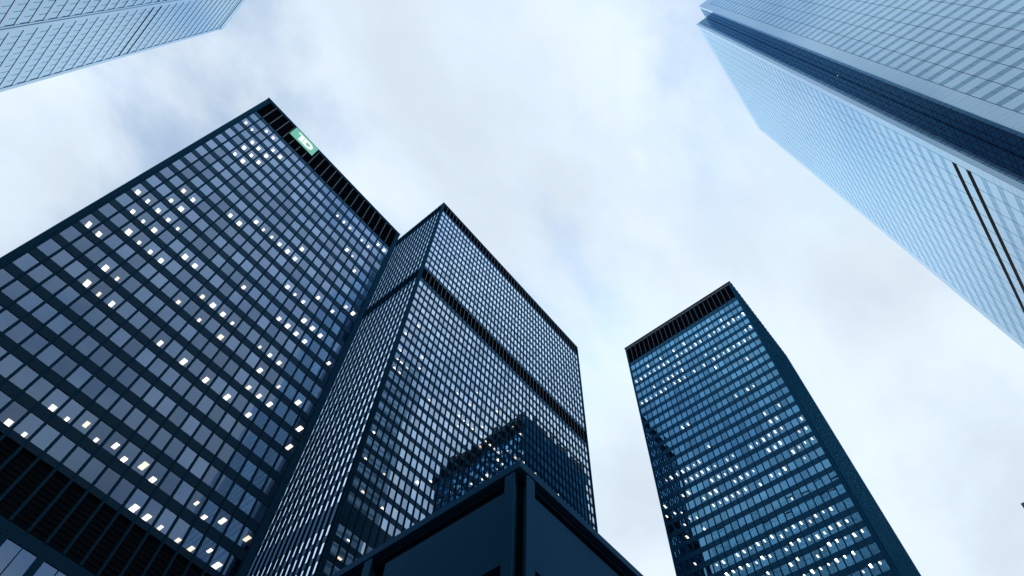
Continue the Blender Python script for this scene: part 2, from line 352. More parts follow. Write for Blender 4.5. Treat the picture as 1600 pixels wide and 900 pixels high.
# side fins along the left edge silhouette
sf = Face(t1, (L1(-11.05), 0, 0), (0, 1), (-1, 0)); fins(sf, [1.5 * k + 0.9 for k in range(23)], 33, 120 + Z1, 0.13, 0.15)
# lower storey with wide double windows
mb = MB(); fa1.box(mb, -0.24, 32.9, -0.3, 0.02, 32.35 + Z1, 33.4 + Z1); fa1.box(mb, -0.24, 32.9, -0.3, 0.02, 0, 24 + Z1)
mb.build('spandrel', M['steel'], t1)
pm = MB(); pm.v = [(0, 0, 24 + Z1), (2.45, 0, 24 + Z1), (2.45, 0, 32.35 + Z1), (0, 0, 32.35 + Z1)]; pm.f = [(0, 1, 2, 3)]
pme = pm.mesh('lobby_window', M['glass1'])
pb = MB(); pb.box(-0.55, 0.0, -0.12, 0.1, 24 + Z1, 32.35 + Z1); pb.box(1.2, 1.26, -0.06, 0.02, 24 + Z1, 32.35 + Z1); pbe = pb.mesh('lobby_post', M['steel'])
for k in range(-1, 11):
    x = L1(5.4 + 3.0 * k)
    if x < L1(-10.5): x = L1(-10.4)
    if x + 2.45 > L1(23.0): continue
    inst('lobby_window', pme, t1, (x, 0.06, 0)); inst('lobby_post', pbe, t1, (x, 0, 0))

# ---- sign ---------------------------------------------------------------------------
sg = thing('tower_sign', 'bright green sign with joined white letters under the tower roof edge', 'sign', (-1.49, 52.9 - 0.28, 117.7 + Z1))
mb = MB(); mb.box(-2.66, 2.66, -0.1, 0.1, -2.08, 2.08); sp = mb.build('sign_panel', M['green'], sg)
mb = MB()
for a in ((-2.72, -2.66), (2.66, 2.72)): mb.box(a[0], a[1], -0.12, 0.12, -2.14, 2.14)
mb.box(-2.66, 2.66, -0.12, 0.12, 2.08, 2.14); mb.box(-2.66, 2.66, -0.12, 0.12, -2.14, -2.08); mb.build('sign_frame', M['steel'], sg)
def extr(name, polys, m, parent, y0, y1):
    b = MB()
    for pts in polys:
        k = len(b.v); n = len(pts)
        b.v += [(x, y0, z) for x, z in pts] + [(x, y1, z) for x, z in pts]
        b.f += [tuple(k + i for i in range(n)), tuple(k + n + i for i in reversed(range(n)))]
        b.f += [(k + (i+1) % n, k + i, k + n + i, k + n + (i+1) % n) for i in range(n)]
    return b.build(name, m, parent)
# T: bar and stem ; D: bowl with an open counter
extr('letter', [[(-1.75, 0.95), (-1.75, 1.25), (0.0, 1.25), (0.0, 0.95)], [(-1.05, -1.2), (-0.30, -1.2), (-0.30, 0.95), (-1.05, 0.95)]], M['letter'], sp, -0.16, -0.11)
dq = [(-0.18, -1.2), (-0.18, 0.93)]
outer = [(0.0, 1.25), (0.9, 1.25)] + [(0.9 + 1.0 * math.cos(a), 0.02 + 1.225 * math.sin(a)) for a in [math.pi/2 - i * math.pi / 12 for i in range(1, 12)]] + [(0.9, -1.2), (-0.18, -1.2)]
inner_r = [(0.62 + 0.62 * math.cos(a), 0.02 + 0.62 * math.sin(a)) for a in [math.pi/2 - i * math.pi / 8 for i in range(0, 9)]]
extr('letter', [[(-0.18, -1.2), (0.42, -1.2), (0.42, 0.95), (-0.18, 0.95)],
                [(0.0, 0.951), (0.0, 1.25), (0.9, 1.25), (0.9, 0.64), (0.421, 0.64), (0.421, 0.951)],
                [(0.421, -1.2), (0.421, -0.62), (0.9, -0.62), (0.9, -1.2)]] +
     [[(0.9 + 1.0 * math.cos(a0), 0.02 + 1.225 * math.sin(a0)), (0.9 + 0.4 * math.cos(a0), 0.02 + 0.62 * math.sin(a0)), (0.9 + 0.4 * math.cos(a1), 0.02 + 0.62 * math.sin(a1)), (0.9 + 1.0 * math.cos(a1), 0.02 + 1.225 * math.sin(a1))]
      for a0, a1 in [(-math.pi/2 + i * math.pi / 12, -math.pi/2 + (i + 1) * math.pi / 12) for i in range(12)]], M['letter'], sp, -0.16, -0.11)

# ---- tall tower in the middle with a dark band ---------------------------------------
X2, Y2 = 40.16, 69.6
t2 = thing('office_tower', 'tall black office tower with silvery windows and a dark band, behind the steel roof corner', 'office tower', (X2, Y2, 0), 0, 'black office towers')
p2 = 1.472; ww2 = 1.17; wh2 = 2.15
rows2 = [72.05 - 2.15 + Z1 - 3.27 * k for k in range(19, 0, -1)] + [147.2 - 2.15 + Z1 - 3.272 * k for k in range(22, -1, -1)]
rows2u = [194.9 - 2.15 + Z1 - 3.36 * k for k in range(11, -1, -1)]
H2 = 201.2 + Z1; MID = (149.0 + Z1, 154.2 + Z1); TOPB = (195.7 + Z1, 200.3 + Z1)
fa2 = Face(t2, (0.66, 0, 0), (1, 0), (0, -1)); fb2 = Face(t2, (0, 0.85, 0), (0, 1), (-1, 0))
lit2 = lamps([(0,22,1.88,1.64,0.62,0), (0,24,1.80,1.52,0.8,0), (0,30,1.63,1.24,1.12,0), (0,31,1.61,1.21,0.8,0), (0,32,1.48,1.17,0.9,0), (0,34,1.54,1.08,1.12,0), (1,17,3.06,2.14,1.0,1), (1,18,3.42,1.70,0.62,0),
  (1,20,3.38,1.64,0.9,1), (1,30,3.13,1.24,1.0,0), (1,31,2.62,1.21,0.9,0), (2,31,4.57,1.21,1.12,1), (2,36,3.89,1.05,1.12,0), (3,22,6.39,1.63,0.62,1), (4,20,7.95,1.71,0.8,0), (4,32,7.58,1.17,0.8,0),
  (4,33,7.07,0.55,1.0,0), (7,30,12.12,1.24,0.8,0), (8,23,13.45,1.01,1.12,0), (10,24,16.84,1.51,0.8,0), (12,33,19.53,1.14,1.0,0), (13,30,21.07,1.19,0.62,0), (13,31,21.02,1.13,1.0,0), (14,31,22.56,1.18,0.62,0),
  (15,31,24.08,1.21,0.8,0), (15,33,23.40,1.14,1.12,1), (16,31,25.58,1.21,0.9,0), (16,32,25.50,1.13,0.62,1), (16,35,25.46,1.08,0.8,0), (17,26,26.48,0.60,0.62,0), (18,30,28.49,1.12,1.0,1), (18,31,28.46,1.10,1.0,1),
  (18,32,28.51,1.15,1.12,0), (19,27,29.15,0.30,0.62,0), (19,31,30.02,1.15,0.62,0), (19,35,29.94,1.08,0.62,0), (20,28,31.28,0.93,1.12,0), (20,31,31.49,1.13,0.8,0), (21,31,32.98,1.12,0.9,0), (21,35,32.88,1.03,1.12,0),
  (22,30,33.81,0.51,1.0,0), (22,31,34.43,1.08,1.12,0), (23,30,35.27,0.49,0.62,0), (24,32,37.37,1.04,0.62,0), (25,35,38.80,0.98,0.62,1), (26,32,40.26,0.96,1.12,1), (27,35,41.85,1.04,1.12,0), (28,32,42.46,0.30,0.62,0),
  (31,32,46.89,0.30,0.62,0), (37,32,55.76,0.30,0.8,0)], rows2, wh2)
sc2 = lambda cr: cr[1] * 1.0
curtain(fa2, 0.0, p2, 48, ww2, rows2, wh2, 6.0, MID[0], 0.2, 0.15, M['glass2'], 0, lit2)
curtain(fa2, 0.0, p2, 48, ww2, rows2u, wh2, MID[1], TOPB[0], 0.2, 0.15, M['glass2'], 0, set())
curtain(fb2, 0.0, p2, 24, ww2, rows2, wh2, 6.0, MID[0], 0.2, 0.15, M['glass2'], 0, set())
curtain(fb2, 0.0, p2, 24, ww2, rows2u, wh2, MID[1], TOPB[0], 0.2, 0.15, M['glass2'], 0, set())
fins(fa2, [-0.15 + p2 * k for k in range(49)], 0, H2, 0.15, 0.16, bw=0.31)
fins(fb2, [-0.15 + p2 * k for k in range(25)], 0, H2, 0.20, 0.14, bw=0.31)
W2, D2 = 0.66 + 48 * p2 + 0.4, 0.85 + 24 * p2 + 0.5
slabs(t2, 0, W2, 0, D2, rows2 + rows2u, wh2, 3.27, 6.0)
ceiling_lights(fa2, lit2, 0.85, 0.5)
litb = lamps([(0,17,2.48,1.25,0.8,1), (0,20,2.12,1.03,0.9,0), (1,16,2.90,0.30,0.8,0), (1,17,3.99,1.25,0.9,0), (1,20,4.23,1.03,0.62,0), (2,16,4.39,0.30,0.9,0), (2,20,5.75,1.03,1.12,1)], rows2, wh2)
ceiling_lights(fb2, litb, 0.4, 0.5)
for z0, z1 in (MID, TOPB):
    louvre_band(fa2, -0.15, p2, 48, z0, z1, depth=0.4); louvre_band(fb2, -0.15, p2, 24, z0, z1, False, depth=0.4)
mb = MB(); mb.box(0, W2, 0, D2, TOPB[1], H2); mb.box(-0.12, W2 + .12, -0.12, D2 + .12, H2, H2 + 0.25); mb.build('roof_edge', M['steel'], t2)
for a, b in ((0, 0.45), (W2 - 0.42, W2)):
    mb = MB(); mb.box(a, b, 0, 0.62, 0, TOPB[1]); mb.box(a + .1, b - .1, -0.22, 0, 0, TOPB[1]); mb.build('corner_column', M['steel'], t2)
mb = MB(); mb.box(W2 - 0.3, W2, 0.62, D2, 0, TOPB[1]); mb.box(0, W2 - .3, D2 - .3, D2, 0, TOPB[1]); mb.build('side_wall', M['steel'], t2)

# ---- tower on the right --------------------------------------------------------------
X3, Y3 = 107.3, 11.4
t3 = thing('office_tower', 'blue-black office tower with rows of small lit windows, on its own at the right', 'office tower', (X3, Y3, 0), 0, 'black office towers')
p3 = 1.5348; ww3 = 1.29; wh3 = 2.1
rows3 = [163.0 + Z1 - 3.4 * k for k in range(46, -1, -1)]
H3 = 175.4 + Z1
fa3 = Face(t3, (0, 48.65 - Y3, 0), (0, -1), (-1, 0)); fb3 = Face(t3, (0.7, 0, 0), (1, 0), (0, -1))
lit3 = lamps([(0,29,-0.00,0.85,0.8,0), (0,30,-0.15,1.42,1.12,0), (0,41,0.37,1.04,0.8,0), (0,44,0.30,0.97,0.8,0), (1,29,1.96,1.08,0.8,0), (1,32,1.84,1.13,0.62,1), (1,41,1.80,1.04,1.0,0), (1,44,1.86,1.05,1.0,0),
  (2,25,3.22,1.92,0.8,0), (2,27,3.08,1.81,1.12,0), (2,28,3.19,2.00,0.8,0), (2,29,3.22,1.94,0.62,0), (2,32,3.22,1.10,1.12,0), (2,41,3.33,1.13,0.9,1), (2,44,3.35,1.07,0.9,0), (3,28,5.03,1.01,0.8,1),
  (3,30,4.94,1.02,0.9,0), (3,32,4.88,1.08,0.8,0), (3,41,4.99,1.18,0.62,0), (3,42,5.15,1.00,0.8,0), (3,44,4.93,0.94,0.62,0), (3,45,5.05,0.82,1.0,0), (4,28,6.43,1.69,0.62,0), (4,30,6.38,1.07,1.12,0),
  (4,31,6.56,1.01,0.62,0), (4,32,6.37,1.15,1.0,0), (4,41,6.64,1.16,1.12,0), (4,44,6.55,1.01,1.12,1), (5,24,8.06,0.85,0.62,0), (5,27,7.23,2.07,1.12,0), (5,31,8.02,1.07,1.12,1), (5,32,7.92,1.12,0.9,0),
  (5,41,8.21,0.99,0.8,0), (5,42,8.20,1.14,0.8,1), (5,44,8.15,0.99,0.8,0), (6,23,9.69,0.31,1.12,0), (6,24,9.48,0.94,1.0,0), (6,29,9.42,1.21,0.8,0), (6,31,9.49,1.08,0.8,0), (6,32,9.55,1.10,0.62,0),
  (6,36,9.48,1.34,1.12,0), (6,42,9.73,1.07,1.0,0), (6,44,9.75,0.97,1.0,0), (6,45,9.35,0.94,0.8,0), (7,23,11.08,0.34,0.8,0), (7,28,11.17,0.78,0.9,0), (7,29,11.25,0.90,0.9,0), (7,31,10.96,0.87,1.0,0),
  (7,32,10.98,0.92,1.12,1), (7,36,11.14,1.30,1.0,0), (7,41,11.19,0.94,0.8,0), (7,42,11.23,1.01,0.9,0), (7,44,11.30,0.92,0.9,0), (8,23,12.71,0.31,1.0,1), (8,24,12.69,0.91,1.0,0), (8,28,12.68,0.93,0.62,0),
  (8,29,12.63,0.94,1.12,0), (8,30,12.46,1.09,1.0,0), (8,31,12.51,0.96,0.9,0), (8,41,12.74,1.01,1.0,0), (8,42,12.73,1.03,0.62,0), (8,43,12.68,0.92,0.62,0), (9,23,14.20,0.48,0.9,0), (9,24,14.18,0.82,0.9,0),
  (9,28,14.26,0.94,1.12,0), (9,30,14.23,1.08,0.9,0), (9,31,14.22,1.11,0.62,0), (9,33,14.24,1.50,0.9,0), (9,41,14.38,1.01,0.9,1), (9,42,14.40,1.04,1.12,0), (9,43,14.36,0.78,1.12,1), (9,44,14.37,0.82,0.9,0),
  (9,45,13.80,1.10,1.12,0), (10,23,15.79,0.82,0.62,0), (10,24,15.68,0.69,0.62,1), (10,28,15.77,0.90,0.8,0), (10,30,15.71,1.35,0.62,0), (10,44,15.90,0.86,0.62,0), (11,22,17.30,0.32,0.8,0), (11,23,17.32,0.41,1.12,0),
  (11,24,17.31,0.60,1.12,0), (11,28,17.21,0.88,1.0,1), (11,29,17.31,1.05,0.8,0), (11,30,17.37,0.93,1.12,0), (11,31,17.28,1.21,0.9,1), (11,41,17.49,0.90,0.9,0), (11,44,17.42,0.89,1.12,1), (11,45,17.50,0.87,1.12,0),
  (12,23,18.68,0.76,0.8,0), (12,24,18.77,0.64,0.8,0), (12,28,18.85,0.96,0.9,0), (12,29,18.86,0.90,1.0,0), (12,30,18.80,1.03,0.8,0), (12,31,18.94,0.99,0.62,0), (12,44,18.97,0.87,0.8,0), (13,24,20.43,0.53,1.0,0),
  (13,29,20.42,0.93,0.9,0), (13,41,20.61,0.90,0.9,0), (13,44,20.57,0.75,1.0,0), (14,22,21.68,0.78,1.12,0), (14,23,21.88,1.05,0.8,0), (14,24,21.93,1.52,0.9,0), (14,28,21.98,1.63,0.9,0), (14,29,21.89,0.94,0.62,0),
  (14,42,22.15,0.66,0.62,0), (14,44,22.17,0.72,0.9,0), (14,45,21.75,0.71,0.62,0), (15,21,23.29,0.33,0.62,0), (15,22,23.32,0.32,0.8,0), (15,23,23.40,0.36,1.0,1), (15,24,23.42,0.60,0.62,0), (15,31,23.40,1.23,0.9,0),
  (15,40,23.21,0.88,1.0,0), (15,41,23.72,0.77,1.0,0), (16,21,24.85,0.34,1.12,0), (16,23,24.91,0.37,0.9,0), (16,24,24.96,0.62,1.0,0), (16,28,25.01,0.86,0.9,0), (16,31,24.99,1.13,0.62,0), (16,36,25.03,1.04,0.9,1),
  (16,41,25.10,0.83,0.9,1), (16,42,25.16,0.59,0.62,0), (16,44,25.20,0.68,0.9,0), (16,45,25.39,0.53,0.62,1), (17,21,26.35,0.42,0.8,0), (17,22,26.49,1.75,0.8,0), (17,23,26.50,1.24,0.62,0), (17,24,26.52,0.59,0.9,0),
  (17,26,26.71,1.67,0.62,0), (17,28,26.57,1.51,0.62,0), (17,30,26.62,1.14,1.12,0), (17,31,26.60,1.06,1.12,0), (17,41,26.73,0.74,0.62,0), (17,44,26.83,0.55,0.62,0), (18,21,27.91,0.33,0.62,0), (18,22,27.85,0.61,0.62,0),
  (18,23,28.03,1.52,1.12,0), (18,24,28.05,1.30,0.9,1), (18,28,28.07,0.88,1.12,0), (18,30,28.14,1.22,1.0,0), (18,31,28.17,0.70,0.8,0), (18,36,28.19,1.06,0.9,0), (18,41,28.16,0.70,1.12,0), (18,44,28.30,0.58,1.12,1),
  (19,20,29.44,0.35,0.62,1), (19,21,29.46,0.33,1.12,0), (19,22,29.55,0.32,1.12,0), (19,23,29.48,1.44,0.8,0), (19,24,29.54,0.63,0.9,0), (19,30,29.59,0.85,1.12,0), (19,31,29.67,0.70,1.0,0), (19,32,29.78,0.71,1.12,0),
  (19,33,29.32,1.03,0.9,0), (19,36,29.82,1.07,0.62,0), (19,41,29.90,0.65,0.8,0), (19,44,29.82,0.60,0.8,0), (19,45,29.98,0.62,0.9,0), (20,21,30.99,0.34,0.8,0), (20,22,31.02,0.32,0.9,0), (20,23,30.92,0.93,1.0,0),
  (20,24,31.11,0.52,0.62,0), (20,29,31.09,1.32,1.12,0), (20,31,31.28,0.65,0.9,1), (20,32,31.29,0.68,1.12,1), (20,39,31.47,1.07,1.12,1), (20,41,31.41,0.70,1.0,0), (20,44,31.37,0.56,1.0,0), (21,20,32.47,0.89,0.62,0),
  (21,21,32.52,0.35,1.0,0), (21,22,32.53,0.46,0.62,1), (21,23,32.53,1.05,1.12,0), (21,24,32.59,0.71,1.0,0), (21,28,32.64,0.80,0.62,1), (21,29,32.65,0.96,0.8,1), (21,33,33.05,0.90,1.0,1), (21,41,32.99,0.80,0.9,0),
  (21,44,33.00,0.46,0.9,0), (22,20,34.06,0.35,1.12,0), (22,22,34.07,0.79,1.12,0), (22,23,34.03,1.13,0.8,0), (22,29,34.23,0.62,0.62,0), (22,30,34.23,0.52,0.8,1), (22,41,34.55,0.83,0.62,1), (22,42,34.52,0.59,0.8,0),
  (22,44,34.58,0.53,0.62,0), (23,20,35.58,0.54,0.8,0), (23,22,35.55,0.75,0.8,0), (23,29,35.80,0.60,0.8,0), (23,30,35.78,0.60,0.9,0), (23,31,35.86,0.96,0.9,0), (23,42,36.08,0.48,1.0,0), (23,44,36.10,0.50,1.12,0)], rows3, wh3)
curtain(fa3, 0.0, p3, 24, ww3, rows3, wh3, 4.0, 166.9 + Z1, 0.2, 0.15, M['glass3'], 0, lit3, sp='spandrel3')
curtain(fb3, 0.0, p3, 21, ww3, rows3, wh3, 4.0, 166.9 + Z1, 0.2, 0.15, M['glass3'], 0, set(), sp='spandrel3')
fins(fa3, [-0.12 + p3 * k for k in range(25)], 0, H3, 0.12, 0.14, m=M['steel3'])
fins(fb3, [-0.12 + p3 * k for k in range(22)], 0, H3 - 0.3, 0.32, 0.2, m=M['steel3'])
W3, D3 = 0.7 + 21 * p3 + 0.5, 49.25 - Y3
slabs(t3, 0, W3, 0, D3, rows3, wh3, 3.4, 6.0)
ceiling_lights(fa3, lit3, 0.34, 0.95)
louvre_band(fa3, -0.12, p3, 24, 166.9 + Z1, 174.3 + Z1); louvre_band(fb3, -0.12, p3, 21, 166.9 + Z1, 174.3 + Z1, False)
mb = MB(); mb.box(0, W3, 0, D3, 174.3 + Z1, H3); mb.box(-0.16, W3 + .16, -0.16, D3 + .16, H3, H3 + 0.3); mb.build('roof_edge', M['rib'], t3)
for x0, x1, y0, y1 in ((0, 0.55, 0, 0.42), (0, 0.5, D3 - 0.45, D3), (W3 - 0.5, W3, 0, 0.5)):
    mb = MB(); mb.box(x0, x1, y0, y1, 0, 174.3 + Z1); mb.build('corner_column', M['steel3'], t3)
mb = MB(); mb.box(W3 - 0.3, W3, 0.5, D3, 0, 174.3 + Z1); mb.box(0.5, W3 - .3, D3 - .3, D3, 0, 174.3 + Z1); mb.build('side_wall', M['steel3'], t3)

# ------------------------------------------------------------------ white tower with the notched corner (upper right)
YAWF = 0.0397211
tf = thing('notched_tower', 'pale glass skyscraper with a dark notched corner, at the upper right', 'skyscraper', (0, 0, 0), YAWF)
FS = 1.0
HF = 280 * FS + Z1; XF = 57.51 * FS; YE = -38.24 * FS; XI = 62.7 * FS; YI = -38.03 * FS; YL_ = -33.82 * FS
SF = 3.76 * FS; nst = 49
heads = [94.68 * FS + Z1 + SF * k for k in range(-25, nst - 1)]           # window band heads
BH = 1.36 * FS
mod = 3.375 * FS
def fcp_face(face, u_first, ncol, uend, score, nobj, black=()):
    """face.u measured from the notch edge; blank strip, then modules of panel over glass band"""
    P = tf
    # backing behind the joints
    mb = MB(); face.box(mb, 0.02, uend - 0.02, -0.30, -0.10, 0, HF - 0.06); mb.build('backing_wall', M['joint'], P)
    gap = 0.05
    w = mod - 2 * gap
    def quadbox(uw, n0, n1, z0, z1, m, name):
        b = MB(); f0 = Face(None, (0, 0, 0), face.u, face.n); f0.box(b, 0, uw, n0, n1, z0, z1); return b.mesh(name, m)
    pan = quadbox(w, -0.08, 0.0, 0.012, SF - BH - 0.012, M['panel_white'], 'cladding_panel')
    half = quadbox(mod / 2 - gap - 0.02, -0.09, -0.012, 0.0, BH, M['panel_glass'], 'band_window')
    cells = [(c, k) for k in range(len(heads)) for c in range(ncol)]
    cells.sort(key=score)
    rp, rg = MB(), MB()
    npan = nwin = 0
    for c, k in cells:
        u0, zh = u_first + c * mod + gap, heads[k]
        if zh + SF > HF - 3.5: continue
        if npan < nobj:
            inst('cladding_panel', pan, P, face.pt(u0, random.uniform(-.006, .006), zh), (0, 0, random.gauss(0, 0.0015))); npan += 1
        else: face.box(rp, u0, u0 + w, -0.08, 0.0, zh + 0.012, zh + SF - BH - 0.012)
        if k in black: continue
        for h in range(2):
            uh = u0 + h * (mod / 2 + 0.02 - gap)
            if nwin < nobj:
                inst('band_window', half, P, face.pt(uh, 0, zh - BH), (0, 0, random.gauss(0, 0.0025))); nwin += 1
            else: face.box(rg, uh, uh + mod / 2 - gap - 0.02, -0.09, -0.012, zh - BH, zh)
    o = rp.build('cladding_panels', M['panel_white'], P); o['kind'] = 'stuff'
    o = rg.build('band_windows', M['panel_glass'], P); o['kind'] = 'stuff'
    for k in black:
        b = MB(); face.box(b, u_first, u_first + ncol * mod, -0.12, -0.015, heads[k] - BH - 0.1, heads[k] + 0.1); b.build('vent_strip', M['vent'], P)
    # blank end panels beside the notch, two per storey
    e1 = quadbox(u_first - 0.05, -0.08, 0.0, 0.03, SF - BH - 0.03, M['edge_white'], 'end_panel')
    e2 = quadbox(u_first - 0.05, -0.08, 0.0, -BH + 0.0, 0.0, M['edge_white'], 'end_panel')
    n_e = 0; re_ = MB()
    for k, zh in enumerate(heads):
        if zh + SF > HF - 3.5: continue
        if 20 <= k <= 60:
            inst('end_panel', e1, P, face.pt(0.0, 0, zh)); inst('end_panel', e2, P, face.pt(0.0, 0, zh))
        else:
            face.box(re_, 0.0, u_first - 0.05, -0.08, 0.0, zh + 0.03, zh + SF - BH - 0.03); face.box(re_, 0.0, u_first - 0.05, -0.08, 0.0, zh - BH, zh)
    o = re_.build('end_panels', M['edge_white'], P); o['kind'] = 'stuff'
    b = MB(); face.box(b, u_first + ncol * mod + 0.05, uend, -0.08, 0.0, 0, HF - 6.5); ztop = max(z for z in heads if z + SF <= HF - 3.5) + SF - BH + 0.02; face.box(b, 0, uend, -0.08, 0.01, ztop, HF); b.build('parapet', M['edge_white'], P)
# face seen at the top right: wall x = XF, running to -y
ff1 = Face(tf, (XF, YE, 0), (0, -1), (-1, 0))
fcp_face(ff1, 2.38 * FS, 11, 2.38 * FS + 11 * mod + 2.0, lambda ck: abs(heads[ck[1]] - 110) * 0.16 + ck[0] * 0.9 + (0 if 62 < heads[ck[1]] < 190 else 60), 300)
# face below the notch: wall y = YL_, running to +x
ff2 = Face(tf, (XI, YL_, 0), (1, 0), (0, 1))
kb = [min(range(len(heads)), key=lambda i: abs(heads[i] - (zb + Z1))) for zb in (102.2 * FS, 98.44 * FS)]
fcp_face(ff2, 1.8 * FS, 14, 1.8 * FS + 14 * mod + 2.7, lambda ck: abs(heads[ck[1]] - 100) * 0.16 + ck[0] * 0.9, 0, kb)
# notch walls
def notch(face, uend, first, name):
    b = MB(); face.box(b, 0.0, first, -0.2, 0.0, 0, HF); b.build('notch_edge', M['edge_white'], tf)
    us = [first, first + 0.85]
    while us[-1] + 1.55 < uend: us.append(us[-1] + 1.55)
    us.append(uend)
    zs = []
    for zh in heads:
        if zh + SF < HF - 0.5: zs += [(zh - BH, zh), (zh, zh + SF - BH)]
    if zs: zs.append((zs[-1][1], HF - 0.4))
    gl = MB()
    for z0, z1 in zs:
        for a, c in zip(us[:-1], us[1:]):
            q = len(gl.v); t = random.gauss(0, 0.003); s_ = random.gauss(0, 0.002)
            for uu, z in ((a, z0), (c, z0), (c, z1), (a, z1)):
                gl.v.append(face.pt(uu, -0.06 + (t if uu == a else -t) * 0.5 + (s_ if z == z0 else -s_) * 0.5, z))
            gl.f.append((q, q+1, q+2, q+3))
    o = gl.build('notch_windows', M['notch_glass'], tf); o['kind'] = 'stuff'
    b = MB()
    for z0, z1 in zs: face.box(b, first, uend, -0.14, -0.035, z0 - 0.03, z0 + 0.03)
    for a in us[1:-1]: face.box(b, a - 0.035, a + 0.035, -0.15, -0.03, 0, HF - 0.5)
    face.box(b, first, uend, -0.3, -0.01, HF - 0.5, HF - 0.38)
    b.build('notch_frame', M['joint'], tf)
notch(Face(tf, (XI, YL_ - 0.001, 0), (0, -1), (-1, 0)), YL_ - YI, 0.84, 'w2')
notch(Face(tf, (XF, YI, 0), (1, 0), (0, 1)), XI - XF, 1.0, 'w1')
b = MB(); b.box(XF + 0.3, XF + 56, -79, YI - 0.25, HF - 1.4, HF - 0.6); b.box(XI + 0.3, XI + 51.5, YI, YL_ - 0.3, HF - 1.4, HF - 0.6); b.build('roof', M['joint'], tf)
b = MB(); b.box(XI + 51.2, XI + 51.6, -78, YL_ - 0.3, 0, HF - 1.4); b.box(XF + 0.3, XI + 51.2, -79.6, -79.1, 0, HF - 1.4); b.build('rear_wall', M['edge_white'], tf)

# ------------------------------------------------------------------ pale steel tower, upper left
YAWL = -0.062621
CL = 53.5
tl = thing('pale_steel_tower', 'pale steel skyscraper with ribbon windows and white piers, at the upper left', 'skyscraper', (0, 0, 0), YAWL)
SL = 0.0735 * CL; WHL = 0.047 * CL; HL = 4.46 * CL + Z1
YR = 1.785 * CL                                     # right-hand (far) edge
fl = Face(tl, (-CL, YR, 0), (0, -1), (1, 0))        # u runs towards -y
base_z = 2.46 * CL + Z1
sills = [base_z + SL * k for k in range(-33, 26)]
pier = 0.6; gapp = 1.0
bays = []
u = 0.02 * CL
for i in range(5):
    bays.append((u, u + 0.316 * CL)); u += 0.316 * CL + 0.031 * CL
UE = bays[-1][1] + 0.02 * CL
npn = 10; wp = 0.316 * CL / npn
# piers
pe = [(0, bays[0][0])] + [(bays[i][1], bays[i + 1][0]) for i in range(4)] + [(bays[4][1], UE)]
for a, b_ in pe:
    mb = MB(); c = (a + b_) / 2
    fl.box(mb, a, b_, -0.3, 0.10, 0, HL - 2)
    if b_ - a > 1.2: fl.box(mb, c - 0.32, c + 0.32, 0.10, 0.22, 0, HL - 2)
    mb.build('pier', M['steelpale'], tl)
dark_k = [k for k, s_ in enumerate(sills) if abs(s_ + WHL - (163.6 * CL / 51 + Z1)) < SL * 0.5 or abs(s_ + WHL - (167.6 * CL / 51 + Z1)) < SL * 0.5]
wme = MB(); f0 = Face(None, (0, 0, 0), fl.u, fl.n); wme.v = [f0.pt(0.06, -0.05, 0.02), f0.pt(wp - 0.06, -0.05, 0.02), f0.pt(wp - 0.06, -0.05, WHL - 0.08), f0.pt(0.06, -0.05, WHL - 0.08)]
wme.f = [(3, 2, 1, 0)]
wmesh = wme.mesh('ribbon_window', M['steelglass'])
restw = MB(); nobj = 0
for bi, (a, b_) in enumerate(bays):
    for k, s_ in enumerate(sills):
        if s_ + SL > HL - 4: continue
        mb = MB(); fl.box(mb, a, b_, -0.3, 0.025, s_ + WHL, s_ + SL)                       # spandrel, proud of the glass
        near = bi < 3 and 26 <= k <= 60
        if near: mb.build('spandrel', M['steelpale'], tl)
        else:
            for v in mb.v: pass
            if 'spr' not in globals(): spr = MB()
            q = len(spr.v); spr.v += mb.v; spr.f += [tuple(i + q for i in f) for f in mb.f]
        for j in range(npn):
            if bi < 2 and 28 <= k < 46 and nobj < 300:
                inst('ribbon_window', wmesh, tl, fl.pt(a + j * wp, 0, s_), (random.gauss(0, .002), 0, random.gauss(0, .002))); nobj += 1
            else:
                q = len(restw.v); t = random.gauss(0, .003); h = random.gauss(0, .003)
                for uu, zz_, sg_ in ((a + j * wp + .05, s_ + .04, t + h), (a + (j + 1) * wp - .05, s_ + .04, h - t), (a + (j + 1) * wp - .05, s_ + WHL - .08, -t - h), (a + j * wp + .05, s_ + WHL - .08, t - h)):
                    restw.v.append(fl.pt(uu, -0.05 + sg_ * 0.5, zz_))
                restw.f.append((q + 3, q + 2, q + 1, q))
o = restw.build('ribbon_windows', M['steelglass'], tl); o['kind'] = 'stuff'
o = spr.build('spandrels', M['steelpale'], tl); o['kind'] = 'stuff'
mb = MB(); fl.box(mb, 0.1, UE - 0.1, -0.5, -0.16, 0, HL - 2); mb.build('window_frame', M['joint'], tl)
for k in dark_k:
    for a, b_ in bays[:2]:
        mb = MB(); fl.box(mb, a, b_, -0.10, 0.03, sills[k] + WHL - 0.38, sills[k] + WHL - 0.005); mb.build('vent_strip', M['vent'], tl)
mb = MB(); fl.box(mb, 0, UE, -0.4, 0.10, HL - 4, HL); mb.build('parapet', M['steelpale'], tl)
mb = MB(); fl.box(mb, 0, 0.5, -36, -0.4, 0, HL); fl.box(mb, UE - 0.5, UE, -36, -0.4, 0, HL); fl.box(mb, 0.5, UE - 0.5, -36, -35.5, 0, HL); fl.box(mb, 0.5, UE - .5, -35.5, -0.4, HL - 3, HL - 2); mb.build('rear_wall', M['steelpale'], tl)

